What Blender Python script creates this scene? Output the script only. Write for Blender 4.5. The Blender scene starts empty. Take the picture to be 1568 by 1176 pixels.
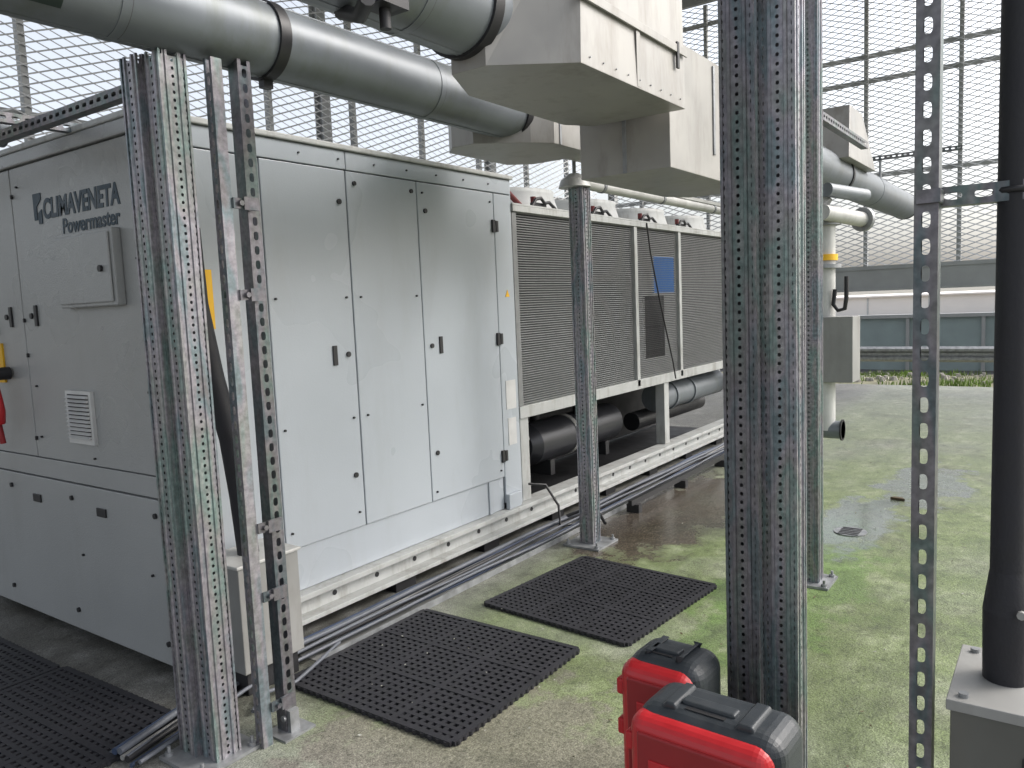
import bpy, math, random
from mathutils import Vector, Matrix
random.seed(4)
D=bpy.data; C=bpy.context
# ---------------------------------------------------------------- materials
def nodes(name):
    m=D.materials.new(name); m.use_nodes=True; nt=m.node_tree
    return m,nt,nt.nodes["Principled BSDF"],nt.nodes,nt.links
def noise(nt,scale,detail=3,vec=None,rough=.55):
    n=nt.nodes.new("ShaderNodeTexNoise"); n.inputs["Scale"].default_value=scale; n.inputs["Detail"].default_value=detail
    n.inputs["Roughness"].default_value=rough
    if vec: nt.links.new(vec,n.inputs["Vector"])
    return n
def ramp(nt,fac,stops):
    r=nt.nodes.new("ShaderNodeValToRGB"); e=r.color_ramp.elements
    while len(e)<len(stops): e.new(.5)
    for el,(p,c) in zip(e,stops):
        el.position=p; el.color=(c[0],c[1],c[2],1) if not isinstance(c,(int,float)) else (c,c,c,1)
    nt.links.new(fac,r.inputs[0]); return r
def pos(nt,sc=(1,1,1)):
    g=nt.nodes.new("ShaderNodeNewGeometry"); m=nt.nodes.new("ShaderNodeMapping"); m.inputs["Scale"].default_value=sc
    nt.links.new(g.outputs["Position"],m.inputs["Vector"]); return m.outputs[0]
def mix(nt,fac,a,b,mode='MIX'):
    n=nt.nodes.new("ShaderNodeMix"); n.data_type='RGBA'; n.blend_type=mode
    for s,v in ((n.inputs[0],fac),(n.inputs[6],a),(n.inputs[7],b)):
        if hasattr(v,"links") or hasattr(v,"is_linked"): nt.links.new(v,s)
        elif isinstance(v,(int,float)): s.default_value=v
        else: s.default_value=(*v,1)
    return n.outputs[2]
def mat(name,c,rough=.5,metal=0.,var=.12,sc=6,bump=0.,bsc=60,stretch=(1,1,1),dirt=0.,dirtc=(.12,.11,.09),spec=.5):
    m,nt,b,N,L=nodes(name)
    p=pos(nt,stretch)
    n=noise(nt,sc,3,p)
    r=ramp(nt,n.outputs[0],[(.3,[x*(1-var) for x in c]),(.7,[min(1,x*(1+var)) for x in c])])
    col=r.outputs[0]
    if dirt>0:
        n2=noise(nt,sc*.9+3,5,pos(nt,(1,1,.25)),.7)
        r2=ramp(nt,n2.outputs[0],[(.5,0),(.78,dirt)])
        col=mix(nt,r2.outputs[0],col,dirtc)
    L.new(col,b.inputs["Base Color"])
    rr=ramp(nt,n.outputs[0],[(.3,max(.02,rough-.07)),(.7,min(1,rough+.1))]); L.new(rr.outputs[0],b.inputs["Roughness"])
    b.inputs["Metallic"].default_value=metal; b.inputs["Specular IOR Level"].default_value=spec
    if bump>0:
        nb=noise(nt,bsc,2,pos(nt)); bp=N.new("ShaderNodeBump"); bp.inputs["Strength"].default_value=bump; bp.inputs["Distance"].default_value=.01
        L.new(nb.outputs[0],bp.inputs["Height"]); L.new(bp.outputs[0],b.inputs["Normal"])
    return m
def galv(name,k=1.,sat=1.):
    m,nt,b,N,L=nodes(name)
    n=noise(nt,4,2,pos(nt,(3,3,.7)))
    s=[(.28,(.19,.18,.19)),(.38,(.15,.19,.205)),(.46,(.25,.235,.26)),(.54,(.22,.22,.22)),(.62,(.165,.22,.21)),(.72,(.29,.28,.28))]
    r=ramp(nt,n.outputs[0],[(p,[v*k for v in c]) for p,c in s])
    n2=noise(nt,55,3,pos(nt)); r2=ramp(nt,n2.outputs[0],[(.35,.75),(.7,1.22)])
    L.new(mix(nt,1.,r.outputs[0],r2.outputs[0],'MULTIPLY'),b.inputs["Base Color"])
    b.inputs["Metallic"].default_value=.6; b.inputs["Roughness"].default_value=.40
    return m
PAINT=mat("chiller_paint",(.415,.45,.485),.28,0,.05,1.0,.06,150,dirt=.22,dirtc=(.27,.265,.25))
PAINT_SHADED=mat("chiller_paint_front_shaded",(.32,.33,.33),.30,0,.06,1.5,.18,140,dirt=.2,dirtc=(.20,.19,.17))  # door paint darkened for the front; its shade is put into the colour
BODY=mat("chiller_seam_grey",(.06,.06,.065),.6)
FRAME=mat("frame_white",(.43,.44,.43),.5,0,.08,8,.05,90,dirt=.65,dirtc=(.15,.13,.10))
DARK=mat("interior_dark",(.015,.015,.017),.6)
BLACK=mat("black_plastic",(.018,.018,.02),.45)
RUB=mat("black_rubber",(.012,.012,.016),.6,0,.3,20,.1,150)
GALV=galv("galvanised_iridescent",1.28)
GALVD=galv("galvanised_dark",.72)
STEEL=mat("galvanised_plate",(.30,.31,.32),.5,.6,.25,15,.05,80,dirt=.3)
PIPE=mat("insulation_jacket",(.18,.198,.215),.38,.2,.15,3,.14,8,dirt=.5,dirtc=(.10,.11,.07))
DUCT=mat("insulation_sheet_box",(.33,.32,.30),.40,.15,.12,4,.10,6,dirt=.6,dirtc=(.14,.12,.095))
GREYB=mat("grey_box_paint",(.27,.27,.26),.5,.1,.1,5,dirt=.35)
SLAT=mat("coil_fin",(.215,.22,.22),.5,.3,.15,20)
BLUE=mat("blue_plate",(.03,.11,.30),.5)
INK=mat("logo_ink",(.008,.03,.05),.45)
RED=mat("red_plastic",(.48,.018,.024),.38,0,.10,10,.04,200,dirt=.25,dirtc=(.20,.03,.03))
REDD=mat("red_plastic_dark",(.26,.013,.016),.45,0,.08,10)
CASEB=mat("case_black_plastic",(.028,.034,.040),.42,0,.15,10,.15,400,dirt=.3,dirtc=(.09,.09,.085))
YEL=mat("yellow_label",(.75,.42,.01),.5)
REDP=mat("red_pipe_paint",(.14,.02,.02),.5)
WHITE=mat("white_pvc",(.50,.50,.48),.4,dirt=.35)
CABG=mat("grey_cable",(.11,.12,.14),.5); CABB=mat("blue_cable",(.04,.06,.11),.5)
BEAM=mat("beam_grey_paint",(.33,.34,.34),.5,0,.08,3)
MESHM=mat("expanded_metal",(.58,.59,.60),.5,.1,.05,2)
LABEL=mat("sticker_white",(.55,.55,.54),.5)
PLBL=mat("pipe_label",(.02,.035,.03),.5)

# ---------------------------------------------------------------- mesh builder
class MB:
    def __init__(s): s.v=[];s.f=[];s.mi=[];s.sm=[];s.mats=[];s.T=Matrix()
    def m(s,mt):
        if mt not in s.mats: s.mats.append(mt)
        return s.mats.index(mt)
    def add(s,vs,fs,mt,smooth=False):
        o=len(s.v); s.v+=[s.T@Vector(p) for p in vs]; i=s.m(mt)
        for f in fs: s.f.append([o+k for k in f]); s.mi.append(i); s.sm.append(smooth)
    def box(s,a,b,mt):
        x0,y0,z0=a;x1,y1,z1=b
        s.add([(x0,y0,z0),(x1,y0,z0),(x1,y1,z0),(x0,y1,z0),(x0,y0,z1),(x1,y0,z1),(x1,y1,z1),(x0,y1,z1)],
              [(0,3,2,1),(4,5,6,7),(0,1,5,4),(1,2,6,5),(2,3,7,6),(3,0,4,7)],mt)
    def prism(s,poly,z0,z1,mt,axis=2,top=None):
        n=len(poly); tp=top or poly
        def P(p,z): return (p[0],p[1],z) if axis==2 else ((z,p[0],p[1]) if axis==0 else (p[0],z,p[1]))
        s.add([P(p,z0) for p in poly]+[P(p,z1) for p in tp],[tuple(range(n))[::-1],tuple(range(n,2*n))]+[(i,(i+1)%n,n+(i+1)%n,n+i) for i in range(n)],mt)
    def cyl(s,a,b,r,mt,n=24,r2=None,caps=True):
        a=Vector(a);b=Vector(b);d=(b-a).normalized()
        u=d.orthogonal().normalized();w=d.cross(u); r2=r if r2 is None else r2
        vs=[a+(u*math.cos(t)+w*math.sin(t))*r for t in [2*math.pi*i/n for i in range(n)]]+[b+(u*math.cos(t)+w*math.sin(t))*r2 for t in [2*math.pi*i/n for i in range(n)]]
        s.add(vs,[(i,(i+1)%n,n+(i+1)%n,n+i) for i in range(n)],mt,True)
        if caps: s.add(vs,[tuple(range(n))[::-1],tuple(range(n,2*n))],mt)
    def tube(s,pts,r,mt,n=10):
        pts=[Vector(p) for p in pts]; rings=[]; up=None
        for i,p in enumerate(pts):
            d=(pts[min(i+1,len(pts)-1)]-pts[max(i-1,0)]).normalized()
            if up is None: up=d.orthogonal().normalized()
            up=(up-d*up.dot(d)).normalized(); w=d.cross(up)
            rings.append([p+(up*math.cos(2*math.pi*k/n)+w*math.sin(2*math.pi*k/n))*r for k in range(n)])
        vs=[q for rg in rings for q in rg]; fs=[]
        for i in range(len(pts)-1):
            for k in range(n): fs.append((i*n+k,i*n+(k+1)%n,(i+1)*n+(k+1)%n,(i+1)*n+k))
        s.add(vs,fs,mt,True); s.add(vs,[tuple(range(n)),tuple(range(len(vs)-n,len(vs)))],mt)
    def perf(s,O,u,v,L,cols,pitch,mt,N=8,ex=.75):
        O=Vector(O);u=Vector(u);v=Vector(v); nr=int(L/pitch); x=0
        hp=[]
        for k in range(N):
            t=2*math.pi*k/N; c,sn=math.cos(t),math.sin(t)
            hp.append((math.copysign(abs(c)**ex,c),math.copysign(abs(sn)**ex,sn)))
        for (w,hw,hh) in cols:
            cx=x+w/2; x+=w
            if hw==0:
                s.add([O+u*(cx-w/2),O+u*(cx+w/2),O+u*(cx+w/2)+v*L,O+u*(cx-w/2)+v*L],[(0,1,2,3)],mt); continue
            outer=[]
            for k in range(N):
                if N==8: q=[(1,0),(1,1),(0,1),(-1,1),(-1,0),(-1,-1),(0,-1),(1,-1)][k]
                else: q=[(1,0),(1,.5),(1,1),(.5,1),(0,1),(-.5,1),(-1,1),(-1,.5),(-1,0),(-1,-.5),(-1,-1),(-.5,-1),(0,-1),(.5,-1),(1,-1),(1,-.5)][k]
                outer.append(q)
            for i in range(nr):
                cy=(i+.5)*pitch
                vs=[O+u*(cx+q[0]*w/2)+v*(cy+q[1]*pitch/2) for q in outer]+[O+u*(cx+q[0]*hw/2)+v*(cy+q[1]*hh/2) for q in hp]
                s.add(vs,[(k,(k+1)%N,N+(k+1)%N,N+k) for k in range(N)],mt)
    def obj(s,name,parent=None,bevel=0,seg=2):
        me=D.meshes.new(name); me.from_pydata([tuple(p) for p in s.v],[],s.f)
        for m_ in s.mats: me.materials.append(m_)
        me.polygons.foreach_set("material_index",s.mi); me.polygons.foreach_set("use_smooth",s.sm); me.update()
        o=D.objects.new(name,me); C.collection.objects.link(o)
        if parent: o.parent=parent
        if bevel:
            b=o.modifiers.new("bevel",'BEVEL'); b.width=bevel; b.segments=seg; b.limit_method='ANGLE'; b.angle_limit=math.radians(50)
        return o
def empty(name):
    e=D.objects.new(name,None); C.collection.objects.link(e); return e
X_=Vector((1,0,0));Y_=Vector((0,1,0));Z_=Vector((0,0,1))

# ---------------------------------------------------------------- floor & surroundings
def floor_mat():
    m,nt,b,N,L=nodes("painted_concrete")
    P=pos(nt)
    sep=N.new("ShaderNodeSeparateXYZ"); L.new(P,sep.inputs[0])
    def math_(op,a,b_=None,c=None,clamp=False):
        n=N.new("ShaderNodeMath"); n.operation=op; n.use_clamp=clamp
        for i,v in enumerate([a,b_,c]):
            if v is None: continue
            if isinstance(v,(int,float)): n.inputs[i].default_value=v
            else: L.new(v,n.inputs[i])
        return n.outputs[0]
    big=noise(nt,.9,4,P); med=noise(nt,4,6,P,.68); fine=noise(nt,60,4,P,.7); grit=noise(nt,170,1,P); mot=noise(nt,14,5,P,.75); pat=noise(nt,1.7,5,P,.7)
    base=ramp(nt,med.outputs[0],[(.3,(.15,.152,.138)),(.5,(.225,.23,.212)),(.72,(.34,.34,.325))])
    green=ramp(nt,med.outputs[0],[(.3,(.085,.120,.036)),(.52,(.150,.190,.080)),(.7,(.24,.27,.165))])
    gy=math_('MULTIPLY',math_('SUBTRACT',2.85,sep.outputs[1]),1.8,clamp=True)
    gx=math_('SUBTRACT',1.2,math_('MULTIPLY',math_('SUBTRACT',sep.outputs[0],4.0),.10),clamp=True)
    gx2=math_('MULTIPLY',math_('SUBTRACT',sep.outputs[0],1.4),1.6,clamp=True)
    gn=ramp(nt,big.outputs[0],[(.30,.50),(.52,1.)])
    gf=math_('MULTIPLY',math_('MULTIPLY',gy,gx),math_('MULTIPLY',gn.outputs[0],gx2))
    col=mix(nt,gf,base.outputs[0],green.outputs[0])
    def blob(cx,cy,rx,ry,rag=.9):
        dx=math_('DIVIDE',math_('SUBTRACT',sep.outputs[0],cx),rx); dy=math_('DIVIDE',math_('SUBTRACT',sep.outputs[1],cy),ry)
        d=math_('SQRT',math_('ADD',math_('MULTIPLY',dx,dx),math_('MULTIPLY',dy,dy)))
        d=math_('ADD',d,math_('MULTIPLY',math_('SUBTRACT',med.outputs[0],.5),rag*2))
        return math_('MULTIPLY',math_('SUBTRACT',1.1,d),3,clamp=True)
    rust=blob(5.3,2.3,1.45,.48,1.0)
    rcol=ramp(nt,fine.outputs[0],[(.3,(.045,.034,.03)),(.7,(.11,.08,.068))])
    col=mix(nt,math_('MULTIPLY',rust,.88),col,rcol.outputs[0])
    near=blob(1.9,1.5,.7,.8,1.6); ncol=ramp(nt,fine.outputs[0],[(.3,(.13,.112,.095)),(.7,(.25,.225,.20))])
    col=mix(nt,math_('MULTIPLY',near,.7),col,ncol.outputs[0])
    brg=blob(4.3,1.2,1.3,.38,1.2)
    col=mix(nt,math_('MULTIPLY',brg,.5),col,(.11,.22,.04))
    pud=blob(5.45,1.15,.8,.27,1.1); pud2=blob(6.8,.9,.8,.3,1.6); dkp=blob(3.3,.9,1.2,.4,1.8)
    wet=math_('MAXIMUM',math_('MAXIMUM',pud,math_('MULTIPLY',rust,.85)),math_('MULTIPLY',pud2,.6))
    col=mix(nt,math_('MULTIPLY',math_('MAXIMUM',pud,pud2),.65),col,(.09,.10,.11))
    col=mix(nt,math_('MULTIPLY',dkp,.35),col,(.07,.085,.035))
    pd=ramp(nt,pat.outputs[0],[(.50,0),(.66,.5)]); col=mix(nt,pd.outputs[0],col,(.085,.088,.062))
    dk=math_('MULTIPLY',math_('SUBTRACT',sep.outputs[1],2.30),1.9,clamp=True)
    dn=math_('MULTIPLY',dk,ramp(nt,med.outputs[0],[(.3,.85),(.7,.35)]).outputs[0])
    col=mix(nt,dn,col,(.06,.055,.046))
    st=ramp(nt,mot.outputs[0],[(.33,.6),(.48,1.),(.68,1.12)]); col=mix(nt,1.,col,st.outputs[0],'MULTIPLY')
    sp=ramp(nt,fine.outputs[0],[(.28,.40),(.42,.92),(.75,1.25)])
    col=mix(nt,1.,col,sp.outputs[0],'MULTIPLY')
    g2=ramp(nt,grit.outputs[0],[(.3,.55),(.5,1.),(.72,1.5)]); col=mix(nt,1.,col,g2.outputs[0],'MULTIPLY')
    L.new(col,b.inputs["Base Color"])
    ro=math_('SUBTRACT',math_('ADD',.56,math_('MULTIPLY',math_('SUBTRACT',med.outputs[0],.5),.7)),math_('MULTIPLY',wet,.47),clamp=True)
    ro=math_('MAXIMUM',ro,.08)
    L.new(ro,b.inputs["Roughness"])
    bp=N.new("ShaderNodeBump"); bp.inputs["Distance"].default_value=.007
    L.new(math_('SUBTRACT',.6,math_('MULTIPLY',wet,.55)),bp.inputs["Strength"])
    L.new(fine.outputs[0],bp.inputs["Height"]); L.new(bp.outputs[0],b.inputs["Normal"])
    return m
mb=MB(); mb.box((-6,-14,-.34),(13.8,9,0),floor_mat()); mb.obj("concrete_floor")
mb=MB(); GR=mat("ground_soil",(.22,.21,.18),.9,0,.3,.5); mb.add([(-500,-500,-.35),(900,-500,-.35),(900,500,-.35),(-500,500,-.35)],[(0,1,2,3)],GR); mb.obj("ground")
VERGE=mat("verge_soil",(.20,.19,.13),.95,0,.5,3,.5,40,dirt=.6,dirtc=(.11,.17,.04))
mb=MB(); n=60
vs=[];fs=[]
for i in range(n+1):
    y=-14+23*i/n
    for j,x in enumerate((13.805,14.3,15,15.8,16.4)):
        vs.append((x,y,(-.03,-.02,-.0,-.02,-.3)[j]+random.uniform(-.02,.02)*(j>0)))
for i in range(n):
    for j in range(4): a=i*5+j; fs.append((a,a+1,a+6,a+5))
mb.add(vs,fs,VERGE,True); mb.obj("grass_verge_ground")
GRASS=mat("grass_blades",(.14,.22,.04),.8,0,.5,2)
mb=MB()
for _ in range(8000):
    x=random.uniform(13.85,15.9); y=random.uniform(-2,5)
    if random.random()>.5+.5*math.sin(y*2.3+x*3): continue
    h=random.uniform(.03,.10); a=random.uniform(0,6.28); w=.012
    dx,dy=math.cos(a)*w,math.sin(a)*w; lx,ly=random.uniform(-.04,.04),random.uniform(-.04,.04)
    mb.add([(x-dx,y-dy,-.04),(x+dx,y+dy,-.04),(x+lx,y+ly,h)],[(0,1,2)],GRASS)
mb.obj("grass")
ROCK=mat("verge_stone",(.36,.34,.31),.9,0,.2,9)
mb=MB()
for _ in range(160):
    x=random.uniform(14.2,15.7); y=random.uniform(-1.5,4); r=random.uniform(.02,.07)
    n=6; vs=[(x+math.cos(6.28*k/n)*r*random.uniform(.7,1.2),y+math.sin(6.28*k/n)*r*random.uniform(.7,1.2),-.04) for k in range(n)]+[(x+math.cos(6.28*k/n)*r*.5,y+math.sin(6.28*k/n)*r*.5,r*.8) for k in range(n)]
    mb.add(vs,[(k,(k+1)%n,n+(k+1)%n,n+k) for k in range(n)]+[tuple(range(n,2*n))],ROCK)
mb.obj("verge_stones")
mb=MB(); ASPH=mat("asphalt",(.06,.06,.062),.85,0,.2,4,.3,90); mb.add([(16.4,-40,-.34),(21.5,-40,-.34),(21.5,40,-.34),(16.4,40,-.34)],[(0,1,2,3)],ASPH); mb.obj("road")
mb=MB()
prof=[(15.86,.20),(15.80,.24),(15.80,.28),(15.86,.32),(15.86,.36),(15.80,.40),(15.80,.44),(15.86,.48),(15.87,.48),(15.87,.20)]
mb.prism(prof,-30,20,STEEL,axis=1)
for k in range(-14,10): mb.box((15.88,k*2.,-.3),(15.98,k*2.+.06,.46),STEEL)
mb.obj("guard_rail")
mb=MB(); WALLG=mat("barrier_grey_green",(.26,.32,.32),.7,0,.1,2)
mb.box((20,-40,-.34),(20.15,40,.86),WALLG)
for k in range(-26,27): mb.box((19.95,k*1.5,-.34),(20.2,k*1.5+.07,.93),BEAM)
mb.box((19.93,-40,.86),(20.22,40,.94),BEAM); mb.obj("roadside_barrier_wall")
WARE=mat("warehouse_cladding",(.88,.82,.77),.7,0,.04,.3); mb=MB()
mb.box((62,-70,-.35),(80,60,.95),WARE)
for k in range(-17,15): mb.box((61.95,k*4.,-.35),(61.999,k*4.+.12,.9),LABEL)
mb.prism([(-70,.951),(60,.951),(60,1.05),(-70,1.05)],61.7,81,WARE,axis=0)
mb.obj("warehouse")

# ---------------------------------------------------------------- expanded metal screen walls
def screen(name,axis,fixed,a0,a1,z0,z1,mull,rails,lw=.24,lh=.088,sw=.017):
    e=empty(name); mb=MB()
    def P(a,z,o=0): return (fixed+o,a,z) if axis=='x' else (a,fixed+o,z)
    nr=int((z1-z0)/(lh/2)); nc=int((a1-a0)/(lw/2))
    for r in range(nr):
        zc=z0+(r+.5)*lh/2; vs=[];fs=[]
        for c in range(nc+1):
            zz=zc+((c+r)%2-.5)*lh/2; a=a0+c*lw/2
            vs+= [P(a,zz-sw/2,0),P(a,zz+sw/2,.010)]
        for c in range(nc): fs.append((2*c,2*c+2,2*c+3,2*c+1))
        mb.add(vs,fs,MESHM)
    mb.obj("expanded_metal",e)
    mb=MB()
    def bx(a,b,za,zb,o0,o1):
        p=P(a,za,o0);q=P(b,zb,o1); mb.box([min(p[i],q[i]) for i in range(3)],[max(p[i],q[i]) for i in range(3)],BEAM)
    for a in mull: bx(a-.03,a+.03,z0-.02,z1,.02,.09)
    for z in rails: bx(a0,a1,z-.035,z+.035,.101,.14)
    bx(a0,a1,z0-.06,z0,-.02,.12)
    bx(a0,a1,z0-.36,z0-.061,.0,.2)
    bx(a0,a1,z0-.40,z0-.361,-.04,.24)
    mb.obj("frame",e); return e
screen("mesh_screen_wall",'x',13.7,-6.5,7.4,1.92,6.6,[2.71+1.31*k for k in range(-7,4)],[4.82,5.2,3.35,6.3])
screen("mesh_screen_wall",'y',7.5,-2.5,13.6,1.92,6.4,[6.01+1.31*k for k in range(-6,6)],[4.9,3.4])
for (x,y) in [(13.86,7.3),(13.86,-4.5),(7.0,7.75),(1.5,7.75),(10.5,7.75),(-3,7.3)]:
    mb=MB()
    mb.box((x-.07,y-.07,-.3),(x+.07,y-.055,6.6),BEAM);mb.box((x-.07,y+.055,-.3),(x+.07,y+.07,6.6),BEAM);mb.box((x-.006,y-.055,-.3),(x+.006,y+.055,6.6),BEAM)
    mb.obj("steel_column")
mb=MB(); BLOCKER=mat("light_blocker_sheet",(.22,.22,.22),.7)  # unseen roof added to block overhead sky and leave light from the open side
mb.box((-6,.2,6.75),(14.1,8.0,6.80),BLOCKER)
for k in range(15): mb.box((-6+k*1.4,.2,6.60),(-5.93+k*1.4,8.0,6.749),BEAM)
mb.box((-6,.1,6.45),(14.1,.199,6.85),BEAM); mb.obj("added_light_blocker")

# ---------------------------------------------------------------- chiller
ch=empty("air_cooled_chiller")
mb=MB(); mb.box((1.785,3.042,.2),(4.27,5.24,2.30),BODY); mb.obj("cabinet_core",ch)
mb=MB()
for a,b in [(1.765,2.317),(2.323,2.841),(2.849,3.374),(3.381,4.10)]: mb.box((a,3.016,.42),(b,3.038,2.258),PAINT)
mb.box((4.106,3.016,.24),(4.285,3.038,2.258),PAINT)
mb.box((1.765,3.014,2.264),(2.848,3.038,2.355),PAINT); mb.box((2.852,3.014,2.264),(4.285,3.038,2.355),PAINT)
mb.box((1.9,3.030,.202),(4.1,3.0385,.416),PAINT)
mb.box((3.93,3.020,.202),(3.97,3.0295,.416),PAINT);mb.box((4.10,2.985,.2),(4.24,3.015,.30),PAINT)
mb.box((4.286,3.02,.2),(4.30,5.2,2.357),PAINT)
mb.obj("side_doors",ch,.004)
mb=MB()
mb.box((1.762,3.03,.895),(1.784,4.171,2.292),PAINT_SHADED);mb.box((1.762,4.179,.895),(1.784,4.9,2.292),PAINT_SHADED);mb.box((1.762,4.906,.895),(1.784,5.25,2.292),PAINT_SHADED)
mb.box((1.766,3.03,.795),(1.784,5.25,.889),PAINT_SHADED)
mb.box((1.762,3.03,.06),(1.784,4.9,.789),PAINT_SHADED);mb.box((1.762,4.906,.06),(1.784,5.25,.789),PAINT_SHADED)
mb.box((1.786,3.045,.06),(2.3,5.2,.199),BODY)
mb.obj("front_panels",ch,.004)
mb=MB(); mb.box((1.742,2.998,2.358),(4.305,5.27,2.385),FRAME); mb.box((1.748,3.03,2.297),(1.784,5.26,2.357),PAINT_SHADED); mb.obj("top_cap",ch,.006)
mb=MB()
def handle_s(x,z): mb.box((x-.014,3.008,z-.05),(x+.014,3.0155,z+.05),BLACK)
handle_s(2.70,1.33);handle_s(3.52,1.33)
def dot_s(x,z,r=.011): mb.cyl((x,3.016,z),(x,3.007,z),r,BLACK,10)
for z in (.70,2.10,1.33): dot_s(2.79 ,z,.014); dot_s(3.44,z,.014)
for x in (2.90,3.33): dot_s(x,2.2,.012); dot_s(x,1.62,.006); dot_s(x,1.0,.006)
for x in (2.36,2.80): dot_s(x,1.62,.006); dot_s(x,1.0,.006); dot_s(x,.5,.006)
for x in (3.42,4.06): dot_s(x,2.2,.006); dot_s(x,.47,.006)
for z in (2.05,1.33,.56): mb.box((4.07,3.002,z-.04),(4.10,3.0155,z+.04),BLACK); mb.box((4.106,3.002,z-.035),(4.13,3.0155,z+.035),BLACK)
for x in [2.3+.25*k for k in range(8)]: dot_s(x,2.31,.005)
for z in (2.16,1.57,.99): mb.box((1.748,3.05,z-.045),(1.7615,3.09,z+.045),BLACK)
for z in (2.16,1.57,.99,1.4): mb.box((1.75,4.15,z-.01),(1.7615,4.16,z+.01),BLACK)
for y in (4.03,4.30): mb.box((1.752,y-.013,1.54),(1.7615,y+.013,1.64),BLACK); mb.cyl((1.762,y+.05,1.59),(1.753,y+.05,1.59),.014,BLACK,10)
def dot_f(y,z,r=.012): mb.cyl((1.762,y,z),(1.752,y,z),r,BLACK,10)
for y in (3.14,3.86,4.5): dot_f(y,.72)
for y in (3.12,3.9,4.6): dot_f(y,.16)
for y in (3.2,3.8): dot_f(y,.45,.006)
for y,z in ((3.1,1.8),(3.1,1.25),(4.1,1.25),(4.1,1.0),(4.1,2.2),(3.6,.93)): dot_f(y,z,.005)
mb.box((1.754,3.55,.66),(1.7615,3.63,.70),BLACK)
mb.box((1.754,4.18,.66),(1.7615,4.26,.70),BLACK)
mb.obj("latches_and_hinges",ch,.002)
mb=MB()
mb.box((1.722,3.215,1.615),(1.7615,3.70,1.935),PAINT_SHADED); mb.box((1.712,3.235,1.63),(1.7215,3.685,1.92),PAINT_SHADED)
mb.cyl((1.712,3.30,1.77),(1.700,3.30,1.77),.014,BLACK,12)
mb.obj("control_box_cover",ch,.006)
mb=MB(); mb.box((1.745,3.565,.995),(1.7615,3.795,1.24),LABEL)
for k in range(11): z=1.02+k*.0185; mb.prism([(1.744,z),(1.728,z+.003),(1.744,z+.013)],3.585,3.775,LABEL,axis=1)
for k in range(11): z=1.02+k*.0185; mb.box((1.7435,3.585,z+.013),(1.7448,3.775,z+.0185),DARK)
mb.obj("vent_grille",ch)
mb=MB(); mb.box((1.752,4.43,1.26),(1.7615,4.56,1.46),YEL)
mb.cyl((1.752,4.37,1.31),(1.675,4.37,1.31),.032,BLACK)
mb.tube([(1.69,4.37,1.37),(1.675,4.365,1.33),(1.668,4.345,1.26),(1.665,4.31,1.19),(1.668,4.30,1.13),(1.675,4.33,1.07)],.020,RED,12)
mb.tube([(1.69,4.385,1.25),(1.68,4.40,1.15),(1.68,4.37,1.05),(1.69,4.37,.96)],.014,REDD); mb.box((1.75,4.46,1.5),(1.7615,4.6,1.56),LABEL)
mb.obj("isolator_lever",ch)
TXT=Matrix(((0,0,-1,0),(-1,0,0,0),(0,1,0,0),(0,0,0,1)))
def text(body,y,z,size,wid,name,shear=0,off=.004):
    c=D.curves.new(name,'FONT'); c.body=body; c.size=size; c.extrude=.001; c.offset=off; c.shear=shear
    o=D.objects.new(name,c); C.collection.objects.link(o); c.materials.append(INK); C.view_layer.update()
    w=o.dimensions.x
    o.matrix_world=Matrix.Translation((1.7605,y,z))@TXT@Matrix.Diagonal((wid/w,1,1,1)); o.parent=ch
text("CLIMAVENETA",3.865,2.032,.122,.665,"maker_lettering",.1,.0042)
text("Powermaster",3.70,1.950,.092,.49,"type_lettering",.1,.0018)
mb=MB(); mb.prism([(3.95,2.03),(3.92,2.03),(3.92,2.09),(3.875,2.12),(3.875,2.15),(3.95,2.15)],1.7585,1.7615,INK,axis=0)
mb.prism([(3.91,2.01),(3.875,2.01),(3.875,2.075),(3.91,2.06)],1.7585,1.7615,INK,axis=0); mb.obj("maker_emblem",ch)
mb=MB(); mb.prism([(4.19,1.60),(4.235,1.60),(4.2125,1.645)],3.0125,3.0158,YEL,axis=1)
mb.box((4.15,3.0125,.86),(4.26,3.0158,1.05),LABEL); mb.box((4.16,3.0120,.62),(4.25,3.0158,.80),LABEL);mb.obj("stickers",ch)
mb=MB()
mb.box((1.95,2.965,.172),(8.9,3.10,.20),FRAME); mb.box((1.95,3.02,.0861),(8.9,3.035,.1719),FRAME); mb.box((1.95,2.955,.062),(8.9,3.10,.086),FRAME)
for k in range(22): mb.cyl((2.3+k*.3,3.02,.13),(2.3+k*.3,3.016,.13),.014,BLACK,10)
for k in range(9): mb.box((2.2+k*.8,2.98,0),(2.36+k*.8,3.1,.061),BLACK)
mb.box((1.95,5.1,.0),(8.9,5.2,.2),FRAME)
mb.obj("base_frame",ch,.003)
mb=MB()
mb.box((4.302,3.06,.86),(8.7,3.09,2.16),DARK)
zz=.865
while zz<2.155:
    mb.prism([(3.036,zz),(3.036,zz+.007),(3.058,zz+.011),(3.058,zz+.003)],4.36,8.66,SLAT,axis=0); zz+=.0165
mb.obj("coil_fins",ch)
mb=MB()
mb.box((4.302,3.018,.86),(4.355,3.058,2.158),SLAT)
for x in (6.08,7.0,8.6): mb.box((x,3.012,.80),(x+.055,3.058,2.158),FRAME)
mb.box((4.302,3.005,2.16),(8.7,3.10,2.20),FRAME); mb.box((4.302,3.012,.775),(8.7,3.10,.858),FRAME)
mb.box((4.302,3.008,2.201),(8.7,5.2,2.215),FRAME)
mb.box((4.302,5.1,.86),(8.7,5.2,2.158),SLAT); mb.box((8.66,3.10,.78),(8.7,5.1,2.158),FRAME)
for x in (4.32,6.65,8.55): mb.box((x,3.03,.201),(x+.10,3.12,.774),FRAME); mb.box((x,5.0,.201),(x+.10,5.1,.774),FRAME)
mb.obj("coil_frame",ch,.003)
mb=MB()
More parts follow.
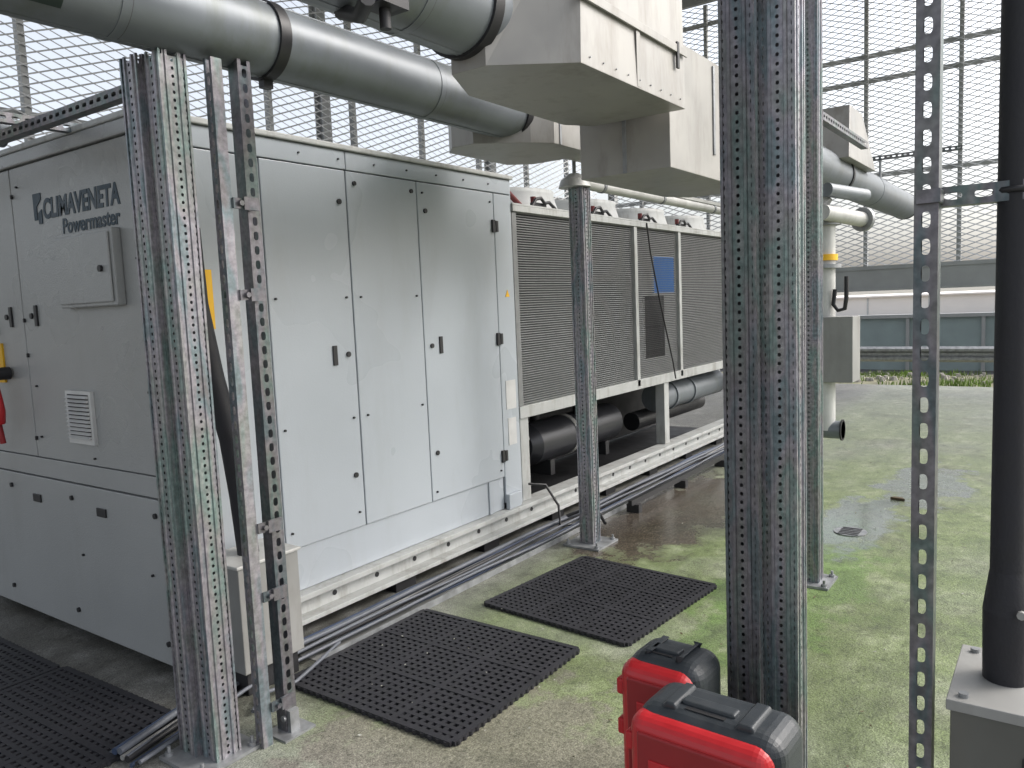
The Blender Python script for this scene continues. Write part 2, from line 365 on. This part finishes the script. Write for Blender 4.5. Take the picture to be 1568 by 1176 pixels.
mb.box((6.5,3.036,1.60),(6.93,3.059,1.92),BLUE); mb.box((6.3,3.036,1.02),(6.70,3.0595,1.57),BLACK); mb.obj("coil_access_plates",ch)
for i,x in enumerate((4.95,5.95,6.95,7.95)):
    for y in (3.60,4.65):
        mb=MB(); n=36
        pr=[(.47,2.216),(.45,2.28),(.43,2.35),(.435,2.38),(.415,2.38),(.40,2.25)]
        vs=[(x+math.cos(6.28318*k/n)*r,y+math.sin(6.28318*k/n)*r,z) for r,z in pr for k in range(n)]
        fs=[(j*n+k,j*n+(k+1)%n,(j+1)*n+(k+1)%n,(j+1)*n+k) for j in range(len(pr)-1) for k in range(n)]
        mb.add(vs,fs,FRAME,True); mb.cyl((x,y,2.22),(x,y,2.34),.09,BLACK)
        for k in range(7): mb.box((x-.4+k*.13,y-.005,2.36),(x-.4+k*.13+.006,y+.005,2.366),BLACK)
        for rr in (.12,.2,.28,.36): mb.tube([(x+math.cos(6.28318*k/24)*rr,y+math.sin(6.28318*k/24)*rr,2.37) for k in range(25)],.003,BLACK,5)
        mb.obj("fan_cowl",ch)
mb=MB()
mb.box((4.31,4.0,.05),(8.65,4.05,.85),DARK); mb.box((4.302,3.102,.80),(8.65,5.098,.85),DARK); mb.box((4.302,3.11,.0),(8.6,5,.03),DARK)  # added dark sheets; the shade below the coil is put into their colour
mb.obj("underside_shade_panels",ch)
mb=MB(); VES=mat("vessel_black",(.03,.031,.036),.35,.2)
mb.cyl((4.95,3.42,.46),(6.25,3.42,.46),.165,VES,36); mb.cyl((6.25,3.42,.46),(6.33,3.42,.46),.165,VES,36,.11)
mb.cyl((5.45,3.42,.46),(5.50,3.42,.46),.172,GREYB,36); mb.cyl((4.87,3.42,.46),(4.95,3.42,.46),.11,VES,36,.165)
for x in (5.1,6.0): mb.box((x,3.3,.2),(x+.06,3.55,.32),BLACK)
mb.cyl((5.6,3.35,.62),(5.6,3.35,.8),.03,BLACK); mb.cyl((5.2,3.5,.6),(5.2,3.5,.8),.04,BLACK)
mb.obj("receiver_vessel",ch)
mb=MB()
mb.cyl((7.0,3.3,.58),(8.6,3.3,.58),.135,PIPE,32); mb.cyl((7.25,3.3,.58),(7.30,3.3,.58),.15,PIPE,32); mb.cyl((7.7,3.3,.58),(7.75,3.3,.58),.15,PIPE,32)
mb.cyl((6.9,3.5,.35),(8.6,3.5,.35),.09,BLACK,24); mb.obj("under_pipework",ch)
mb=MB()
mb.tube([(4.34,3.16,.77),(4.37,3.12,.70),(4.42,3.10,.62),(4.40,3.14,.5),(4.38,3.12,.40),(4.42,3.16,.25)],.065,LABEL,7); mb.obj("wrapped_pipe_insulation",ch)
mb=MB()
mb.tube([(4.30,3.12,2.28),(4.36,3.12,2.33),(4.42,3.12,2.30),(4.55,3.12,2.23)],.020,REDP)
for x in (4.6,5.45,6.3,7.1):
    mb.tube([(x,3.05,2.22),(x+.05,3.05,2.27),(x+.10,3.04,2.28),(x+.16,3.05,2.25),(x+.22,3.05,2.26),(x+.3,3.05,2.22)],.012,BLACK)
    mb.box((x+.05,3.06,2.216),(x+.2,3.10,2.25),BLACK); mb.cyl((x+.12,3.12,2.25),(x+.12,3.12,2.30),.02,REDP,10)
mb.tube([(6.30,3.0,2.20),(6.34,2.99,1.95),(6.5,2.98,1.5),(6.75,2.98,.95),(6.8,2.98,.80)],.007,BLACK,6)
mb.obj("top_pipes_and_cables",ch)

# ---------------------------------------------------------------- posts
GC=[(.012,.004,.012),(.018,0,0),(.030,.010,.011),(.018,0,0),(.012,.004,.012)]
def girder(mb,cx,cy,z0,L,m=None,w=.09,N=8):
    m=m or GALV; h=w/2; k=w/.09; cols=[(a*k,b*k,c) for a,b,c in GC]
    mb.perf((cx-h,cy+h,z0),-Y_,Z_,L,cols,.025,m,N); mb.perf((cx+h,cy-h,z0),Y_,Z_,L,cols,.025,m,N)
    mb.perf((cx-h,cy-h,z0),X_,Z_,L,cols,.025,m,N); mb.perf((cx+h,cy+h,z0),-X_,Z_,L,cols,.025,m,N)
    for sx in (-1,1):
        for sy in (-1,1): mb.box((cx+sx*h-.004,cy+sy*h-.004,z0),(cx+sx*h+.004,cy+sy*h+.004,z0+L),m)
    for sy in (-1,1):
        mb.prism([(cx-h-.005,cy+sy*.022-.004),(cx-h+.001,cy+sy*.022-.007),(cx-h+.001,cy+sy*.022+.007),(cx-h-.005,cy+sy*.022+.004)],z0,z0+L,m)
        mb.prism([(cx+sy*.022-.004,cy-h-.005),(cx+sy*.022+.004,cy-h-.005),(cx+sy*.022+.007,cy-h+.001),(cx+sy*.022-.007,cy-h+.001)],z0,z0+L,m)
def plate(mb,cx,cy,w=.2):
    h=w/2; mb.box((cx-h,cy-h,.001),(cx+h,cy+h,.013),STEEL)
    for sx in (-1,1):
        for sy in (-1,1):
            mb.cyl((cx+sx*(h-.025),cy+sy*(h-.025),.013),(cx+sx*(h-.025),cy+sy*(h-.025),.025),.016,STEEL,6); mb.cyl((cx+sx*(h-.025),cy+sy*(h-.025),.013),(cx+sx*(h-.025),cy+sy*(h-.025),.045),.007,STEEL,8)
mb=MB(); girder(mb,1.50,2.515,.013,2.39); girder(mb,1.52,2.42,.013,2.39,GALV); plate(mb,1.51,2.465,.25); mb.obj("perforated_steel_post")
mb=MB(); girder(mb,2.24,.765,.013,2.9,GALVD); girder(mb,2.30,.672,.013,2.9,GALV); plate(mb,2.28,.72,.25); mb.obj("perforated_steel_post")
mb=MB(); girder(mb,4.27,2.48,.013,2.23); plate(mb,4.27,2.48,.26); mb.obj("perforated_steel_post")
mb=MB(); girder(mb,4.24,1.10,.013,3.03); plate(mb,4.24,1.10,.22); mb.obj("perforated_steel_post")
def strut(mb,O,dirw,dird,L,m,axis=Z_,w=.041):
    O=Vector(O);
    mb.perf(O,dirw,axis,L,[(w*.27,0,0),(w*.46,w*.38,.030),(w*.27,0,0)],.05,m,16,.7)
    def q(a,b): mb.add([a,b,b+axis*L,a+axis*L],[(0,1,2,3)],m)
    q(O,O+dird*w); q(O+dirw*w,O+dirw*w+dird*w); q(O+dird*w,O+dird*w+dirw*.009); q(O+dirw*w+dird*w,O+dirw*(w-.009)+dird*w)
    t=.0025
    q(O+dirw*t+dird*t,O+dirw*t+dird*w); q(O+dirw*(w-t)+dird*t,O+dirw*(w-t)+dird*w)
mb=MB(); strut(mb,(1.735,2.33,.0),X_,Y_,2.42,GALVD,w=.052); mb.box((1.69,2.28,0),(1.83,2.40,.008),STEEL)
mb.box((1.74,2.31,.008),(1.78,2.329,.09),STEEL); mb.cyl((1.735,2.335,.06),(1.725,2.335,.06),.012,STEEL,6)
mb.obj("slotted_strut")
mb=MB(); strut(mb,(1.625,2.36,.0),-Y_,X_,2.40,GALV,w=.041); mb.obj("slotted_strut")
mb=MB()
for z in (.14,.55,.80,1.62,1.93):
    mb.box((1.665,2.310,z-.018),(1.75,2.317,z+.018),GALVD); mb.cyl((1.69,2.310,z),(1.69,2.297,z),.010,GALVD,6); mb.box((1.70,2.298,z-.022),(1.76,2.3095,z+.022),GALVD)
mb.obj("strut_connector_plates")
mb=MB(); strut(mb,(1.67,.245,.0),-Y_,X_,3.0,GALVD); mb.obj("slotted_strut")
mb=MB(); strut(mb,(1.711,.21,1.70),Z_,X_,.5,GALVD,axis=-Y_,w=.036); mb.box((1.66,.20,1.705),(1.71,.24,1.73),GALVD); mb.obj("strut_bracket_arm")
mb=MB(); mb.cyl((1.74,.085,.78),(1.74,.085,3.0),.031,RUB,24); mb.cyl((1.74,.085,1.0),(1.74,.085,.92),.031,RUB,24,.042); mb.cyl((1.74,.085,.92),(1.74,.085,.781),.042,RUB,24,.040)
mb.tube([(1.74+.034*math.cos(t),.085+.034*math.sin(t),1.72) for t in [6.2832*k/20 for k in range(21)]],.006,BLACK,6)
mb.cyl((1.70,.06,.93),(1.69,.06,.93),.008,GREYB,8)
mb.obj("insulated_riser_pipe")
GREYD=mat("dark_enclosure_paint",(.10,.10,.09),.5,.1,.15,5,dirt=.4)
mb=MB(); mb.box((1.60,-.40,0),(1.86,.165,.76),GREYD); mb.box((1.595,-.41,.761),(1.87,.172,.782),GREYB)
for x,y in ((1.62,.145),(1.84,.145),(1.62,.0),(1.62,-.2)): mb.cyl((x,y,.782),(x,y,.79),.009,STEEL,8)
mb.box((1.596,.04,.45),(1.5995,.05,.70),BLACK); mb.obj("steel_enclosure_box",None,.006)

# ---------------------------------------------------------------- overhead pipes
def arcpatch(mb,y,z,r,x0,x1,a0,a1,m):
    vs=[];n=8
    for k in range(n+1):
        a=a0+(a1-a0)*k/n
        for x in (x0,x1): vs.append((x,y-math.cos(a)*r,z-math.sin(a)*r))
    mb.add(vs,[(2*k,2*k+1,2*k+3,2*k+2) for k in range(n)],m,True)
def pipe(name,y,z,r,x0,x1,rings=(),straps=(),cap=False):
    mb=MB(); mb.cyl((x0,y,z),(x1,y,z),r,PIPE,48)
    for x in rings: mb.cyl((x,y,z),(x+.03,y,z),r+.0025,PIPE,48); mb.cyl((x+.03,y,z),(x+.033,y,z),r+.001,BODY,48)
    for x in straps: mb.cyl((x,y,z),(x+.045,y,z),r+.010,BLACK,48)
    mb.box((x0,y-.012,z-r-.002),(x1,y+.012,z-r+.004),PIPE)
    a=.55; mb.tube([(x0,y-math.sin(a)*r,z+math.cos(a)*r),(x1,y-math.sin(a)*r,z+math.cos(a)*r)],.004,PIPE,6)
    return mb
mb=pipe("p",2.40,2.53,.128,-1.2,4.6,(.2,1.32,2.75,),(1.88,3.42)) 
mb.box((1.885,2.385,2.365),(1.925,2.415,2.40),BLACK)
arcpatch(mb,2.40,2.53,.1295,.80,1.16,.35,.95,PLBL); arcpatch(mb,2.40,2.53,.1305,.98,1.10,.5,.75,LABEL)
mb.obj("insulated_pipe")
mb=pipe("p",1.60,2.49,.145,-.8,2.4,(1.0,1.75),(2.03,))
mb.obj("insulated_pipe")
mb=pipe("p",1.60,2.49,.145,3.9,10.2,(5.0,8.2),(6.9,),True)
mb.cyl((10.2,1.6,2.49),(10.24,1.6,2.49),.15,BLACK,32); mb.obj("insulated_pipe")
mb=MB(); mb.tube([(1.55,1.62,2.35),(1.5,1.5,2.30),(1.45,1.42,2.31)],.02,BLACK); mb.box((1.5,1.42,2.32),(1.6,1.5,2.36),BLACK); mb.cyl((1.55,1.46,2.27),(1.55,1.46,2.36),.015,BLACK); mb.obj("drain_cock")
mb=MB()
mb.prism([(3.45,2.28),(3.55,2.2),(3.98,2.2),(3.98,2.62),(3.88,2.74),(3.35,2.74),(3.25,2.64),(3.25,2.5)],2.37,2.67,DUCT)
mb.box((3.6,2.195,2.37),(3.62,2.2,2.67),STEEL)
for x in (3.68,3.78,3.9): mb.cyl((x,2.2,2.6),(x,2.188,2.6),.012,STEEL,8)
mb.cyl((3.72,2.19,2.61),(3.72,2.15,2.61),.022,BLACK,12); mb.tube([(3.72,2.15,2.61),(3.80,2.14,2.60),(3.86,2.15,2.57)],.008,STEEL)
mb.cyl((3.98,2.4,2.53),(4.3,2.4,2.53),.15,DUCT,24)
mb.obj("insulated_valve_box",None,.005)
mb=MB()
mb.prism([(2.24,1.28),(3.07,1.28),(3.07,1.70),(2.95,1.78),(2.3,1.78),(2.06,1.66),(2.06,1.52)],2.30,2.85,DUCT,top=[(2.30,1.30),(3.10,1.30),(3.07,1.70),(2.95,1.78),(2.3,1.78),(2.06,1.66),(2.06,1.52)])
mb.box((2.22,1.272,2.50),(3.08,1.279,2.53),DUCT)
mb.box((2.98,1.27,2.44),(3.0,1.279,2.54),BLACK)
for k in range(9): mb.cyl((2.3+k*.09,1.280,2.33),(2.3+k*.09,1.276,2.33),.003,STEEL,6)
mb.box((2.64,1.279,2.305),(2.67,1.283,2.498),DUCT)
mb.obj("insulated_valve_box",None,.004)
mb=MB()
mb.prism([(3.12,1.37),(4.15,1.37),(4.15,1.72),(4.0,1.80),(3.12,1.80)],2.09,2.62,DUCT)
mb.box((3.115,1.57,2.09),(3.12,1.59,2.62),STEEL); mb.box((3.6,1.362,2.2),(3.62,1.37,2.6),STEEL)
mb.obj("insulated_valve_box",None,.005)
mb=MB()
mb.prism([(6.5,1.40),(7.5,1.40),(7.5,1.80),(6.5,1.80)],2.56,3.0,DUCT,top=[(6.75,1.45),(7.2,1.45),(7.2,1.75),(6.75,1.75)])
mb.obj("insulated_valve_box",None,.005)
mb=MB()
mb.cyl((4.30,2.46,2.27),(6.6,2.46,2.27),.035,WHITE,20); mb.box((4.35,2.43,2.30),(6.6,2.49,2.325),WHITE)
for x in (4.5,5.4,6.4): mb.cyl((x,2.46,2.27),(x+.03,2.46,2.27),.04,STEEL,20)
mb.obj("linear_light_fitting")
mb=MB()
mb.cyl((4.25,2.50,2.246),(4.25,2.50,2.29),.10,WHITE,28,.085); mb.cyl((4.25,2.5,2.29),(4.25,2.5,2.33),.085,WHITE,28,.03); mb.cyl((4.25,2.5,2.33),(4.25,2.5,2.42),.012,STEEL,8); mb.obj("alarm_beacon")
mb=MB(); strut(mb,(1.49,2.56,2.30),Z_,X_,3.2,GALVD,axis=Y_); mb.obj("slotted_strut")
mb=MB(); strut(mb,(1.20,3.5,2.36),Z_,Y_,1.9,GALVD,axis=X_); mb.obj("slotted_strut")
mb=MB(); mb.cyl((.6,3.9,2.42),(1.6,3.9,2.42),.07,WHITE,24); mb.cyl((1.6,3.9,2.42),(1.64,3.9,2.42),.08,PIPE,24); mb.obj("condensate_pipe")
mb=MB(); strut(mb,(4.29,1.05,2.42),Z_,Y_,1.1,GALVD,axis=X_); mb.obj("strut_bracket_arm")
mb=MB(); strut(mb,(8.5,1.75,2.80),Z_,X_,.9,GALVD,axis=-Y_); mb.cyl((8.52,1.55,2.6),(8.52,1.55,2.8),.012,STEEL); mb.obj("strut_bracket_arm")
mb=MB()
mb.cyl((5.5,1.34,1.38),(5.5,1.34,2.10),.07,WHITE,28); mb.cyl((5.5,1.34,2.10),(5.5,1.55,2.30),.07,WHITE,28)
for z in (1.70,1.98,2.08): mb.cyl((5.5,1.34,z),(5.5,1.34,z+.025),.105,STEEL,24)
mb.cyl((5.5,1.34,1.75),(5.5,1.34,1.79),.085,YEL,24); mb.cyl((5.3,1.30,2.05),(5.75,1.16,2.02),.05,WHITE,20); mb.cyl((5.75,1.16,2.02),(5.78,1.15,2.02),.08,STEEL,20)
mb.cyl((5.4,1.3,2.2),(5.8,1.15,2.18),.045,PIPE,20)
mb.box((5.40,1.14,.95),(5.62,1.46,1.38),GREYB)
mb.cyl((5.5,1.34,.62),(5.5,1.34,.95),.07,WHITE,28); mb.cyl((5.5,1.38,.62),(5.5,1.22,.62),.06,PIPE,24); mb.cyl((5.5,1.23,.62),(5.5,1.22,.62),.072,BLACK,24)
mb.cyl((5.5,1.40,.0),(5.5,1.40,.95),.035,GREYB,16)
mb.tube([(5.45,1.26,1.56),(5.45,1.27,1.46),(5.45,1.24,1.42),(5.45,1.20,1.43),(5.45,1.19,1.5),(5.45,1.19,1.64)],.014,BLACK)
mb.obj("riser_pipe_with_valve",None,.003)

# ---------------------------------------------------------------- conduits & cables
mb=MB()
mb.box((1.82,2.68,.10),(2.12,2.93,.54),GREYB); mb.box((1.81,2.67,.541),(2.13,2.935,.555),WHITE); mb.box((1.84,2.70,0),(2.10,2.91,.099),DARK)
mb.obj("terminal_cabinet",None,.004)
mb=MB(); mb.tube([(1.96,2.80,.555),(1.95,2.81,.8),(1.93,2.82,1.05),(1.88,2.83,1.3),(1.84,2.84,1.6),(1.83,2.84,1.9)],.045,RUB,16); mb.obj("insulated_hose")
mb=MB(); mb.tube([(1.86,2.93,.1),(1.86,2.93,1.2),(1.86,2.93,2.35)],.04,WHITE,20); mb.obj("white_conduit")
mb=MB(); mb.box((1.905,2.84,1.50),(1.912,2.93,1.74),YEL); mb.box((1.86,2.832,1.50),(1.912,2.8395,1.74),YEL); mb.obj("warning_label_plate")
mb=MB()
for i in range(9):
    y=2.90-.024*i; m=[CABG,CABB,CABG,GREYB,BLACK,CABG,CABB,BLACK,CABG][i]; pts=[]
    ph=random.uniform(0,6); zz=.018+.012*(i%3)
    for k in range(60):
        x=1.3+k*.13; pts.append((x,y+.010*math.sin(x*1.3+ph)+.006*math.sin(x*5+ph*2)-(.25 if x<1.9 else 0)*(1.9-x),zz+.005*math.sin(x*3+ph)))
    mb.tube(pts,random.choice((.008,.010,.013)),m,8)
mb.tube([(4.35,3.0,.32),(4.45,2.93,.30),(4.5,2.86,.15),(4.42,2.8,.03),(4.6,2.74,.02)],.009,BLACK)
mb.tube([(4.6,2.86,.05),(4.7,2.76,.09),(4.72,2.66,.06),(4.65,2.58,.02)],.012,BLACK)
mb.tube([(1.75,2.55,.02),(1.85,2.62,.03),(2.0,2.6,.02),(2.2,2.66,.03),(2.35,2.72,.03)],.008,CABG)
mb.obj("ground_cables")
mb=MB(); mb.box((2.2,2.668,.001),(8.6,2.672,.035),STEEL); mb.box((2.2,2.672,.001),(8.6,2.93,.004),GREYB); mb.obj("cable_tray")
mb=MB(); mb.box((5.0,2.55,.061),(6.9,2.58,.10),BLACK)
for x in (5.05,5.9,6.8): mb.box((x,2.52,.0),(x+.05,2.62,.06),BLACK)
mb.obj("low_support_rail")

# ---------------------------------------------------------------- rubber mats
def mat_obj(cx,cy,w,h,rot):
    mb=MB(); mb.T=Matrix.Translation((cx,cy,.002))@Matrix.Rotation(rot,4,'Z'); n=24; p=w/n; q=h/n
    for i in range(n+1):
        b=.0095 if i%8 else .013
        mb.box((-w/2+i*p-b,-h/2,0),(-w/2+i*p+b,h/2,.016 if i%8 else .0175),RUB); mb.box((-w/2,-h/2+i*q-b,0.0003),(w/2,-h/2+i*q+b,.0153 if i%8 else .0169),RUB)
    for i in range(n):
        for s in (-1,1):
            x=-w/2+(i+.5)*p; mb.cyl((x,s*(h/2+.008),0),(x,s*(h/2+.008),.015),.012,RUB,8)
            mb.cyl((s*(w/2+.008),-h/2+(i+.5)*q,0),(s*(w/2+.008),-h/2+(i+.5)*q,.015),.012,RUB,8)
    mb.T=Matrix(); mb.obj("rubber_mat")
mat_obj(2.43,2.20,.87,.90,.0)
mat_obj(3.50,1.975,.88,.85,-.09)
mat_obj(1.13,3.17,.87,.9,.03)
mat_obj(1.10,4.12,.87,.9,.0)
mb=MB(); LEAF=mat("dead_leaf",(.09,.065,.035),.8); CHIP=mat("paint_chip",(.38,.38,.34),.8)
for _ in range(420):
    x=random.uniform(1.6,10);y=random.uniform(-1.2,2.7); r=random.uniform(.003,.012); a=random.uniform(0,6)
    mb.add([(x+math.cos(a+k*1.57)*r*(1,.5)[k%2],y+math.sin(a+k*1.57)*r*(1,.5)[k%2],.003+random.uniform(0,.006)) for k in range(4)],[(0,1,2,3)],LEAF if random.random()<.6 else CHIP)
for _ in range(22):
    x=random.uniform(2.05,3.85);y=random.uniform(1.6,2.55); r=random.uniform(.003,.008); a=random.uniform(0,6)
    mb.add([(x+math.cos(a+k*1.57)*r*(1,.5)[k%2],y+math.sin(a+k*1.57)*r*(1,.5)[k%2],.021+random.uniform(0,.003)) for k in range(4)],[(0,1,2,3)],CHIP)
mb.prism([(6.2,.95),(6.24,.97),(6.25,1.03),(6.22,1.05)],.001,.018,LEAF)
mb.obj("dead_leaves")
mb=MB(); mb.cyl((5.25,1.12,.001),(5.25,1.12,.006),.10,STEEL,24)
for k in range(5): mb.box((5.17+k*.035,1.06,.006),(5.185+k*.035,1.18,.009),BLACK)
mb.obj("floor_drain")

# ---------------------------------------------------------------- tool cases
def case(cx,cy,ang,w,d,h):
    e=empty("tool_case"); e.location=(cx,cy,0); e.rotation_euler=(0,0,ang)
    mb=MB(); mb.box((-w/2,-d/2,.015),(w/2,d/2,h*.925),RED); mb.obj("shell",e,.045,6)
    mb=MB(); mb.box((-w/2+.035,-d/2-.006,.04),(w/2-.035,-d/2+.01,h*.85),REDD); mb.obj("front_recess",e,.015,4)
    mb=MB(); mb.box((-w/2+.07,-d/2-.010,.12),(w/2-.07,-d/2-.004,h*.72),RED); mb.obj("front_panel",e,.004,3)
    mb=MB(); mb.box((-w/2+.008,-d/2+.028,.005),(w/2+.018,d/2+.012,h*.965),CASEB); mb.obj("back_shell",e,.055,6)
    mb=MB()
    for a,b in ((-w/2+.06,-w*.17),(w*.17,w/2-.05)):
        mb.prism([(a,h*.92),(a+.03,h*.985),(b-.012,h*.985),(b,h*.92)],-d/2+.06,d/2-.03,CASEB,axis=1)
    mb.box((-w*.19,-.02,h*.95),(w*.19,.02,h*.985),CASEB)
    mb.obj("top_grip",e,.007,3)
    mb=MB()
    mb.box((-w*.14,-d/2+.07,h*.9655),(w*.14,-.026,h*.9675),DARK)
    mb.obj("grip_recess",e)
    mb=MB(); 
    for z in (h*.45,h*.7): mb.box((-w/2-.014,-d/2+.02,z),(-w/2+.01,-d/2+.06,z+.05),RED)
    mb.obj("hinges",e,.006,3)
case(1.855,.735,-1.62,.385,.22,.505)
case(2.10,.965,-1.62,.235,.21,.51)

# ---------------------------------------------------------------- camera
f=1201.
U=Vector((856,158,-f)).normalized(); V0=Vector((-1696,51,-f)); V=(V0-U*V0.dot(U)).normalized(); W=U.cross(V)
cam=D.cameras.new("camera"); co=D.objects.new("camera",cam); C.collection.objects.link(co)
cam.sensor_width=36; cam.lens=f/1568*36; cam.clip_start=.05; cam.clip_end=2000
co.matrix_world=Matrix.Translation((0,0,1.55))@Matrix((U,V,W)).to_4x4()
C.scene.camera=co
# ---------------------------------------------------------------- light
w=D.worlds.new("World"); C.scene.world=w; w.use_nodes=True; nt=w.node_tree; bg=nt.nodes["Background"]
sky=nt.nodes.new("ShaderNodeTexSky"); sky.sky_type='NISHITA'; sky.sun_disc=False
el,az=math.radians(42),math.radians(-50)
d=Vector((math.cos(az)*math.cos(el),math.sin(az)*math.cos(el),math.sin(el)))
sky.sun_elevation=el; sky.sun_rotation=math.pi/2-az; sky.air_density=1; sky.dust_density=5; sky.ozone_density=1
hs=nt.nodes.new("ShaderNodeHueSaturation"); hs.inputs["Saturation"].default_value=.36; hs.inputs["Value"].default_value=2.2
nt.links.new(sky.outputs[0],hs.inputs["Color"]); nt.links.new(hs.outputs[0],bg.inputs[0]); bg.inputs[1].default_value=.15
s=D.lights.new("sun",'SUN'); s.energy=.7; s.angle=math.radians(14); s.color=(1,.97,.93)
so=D.objects.new("sun",s); C.collection.objects.link(so); so.rotation_euler=(-d).to_track_quat('-Z','Y').to_euler()
sc=C.scene; sc.view_settings.view_transform='Standard'; sc.view_settings.look='None'; sc.view_settings.exposure=0
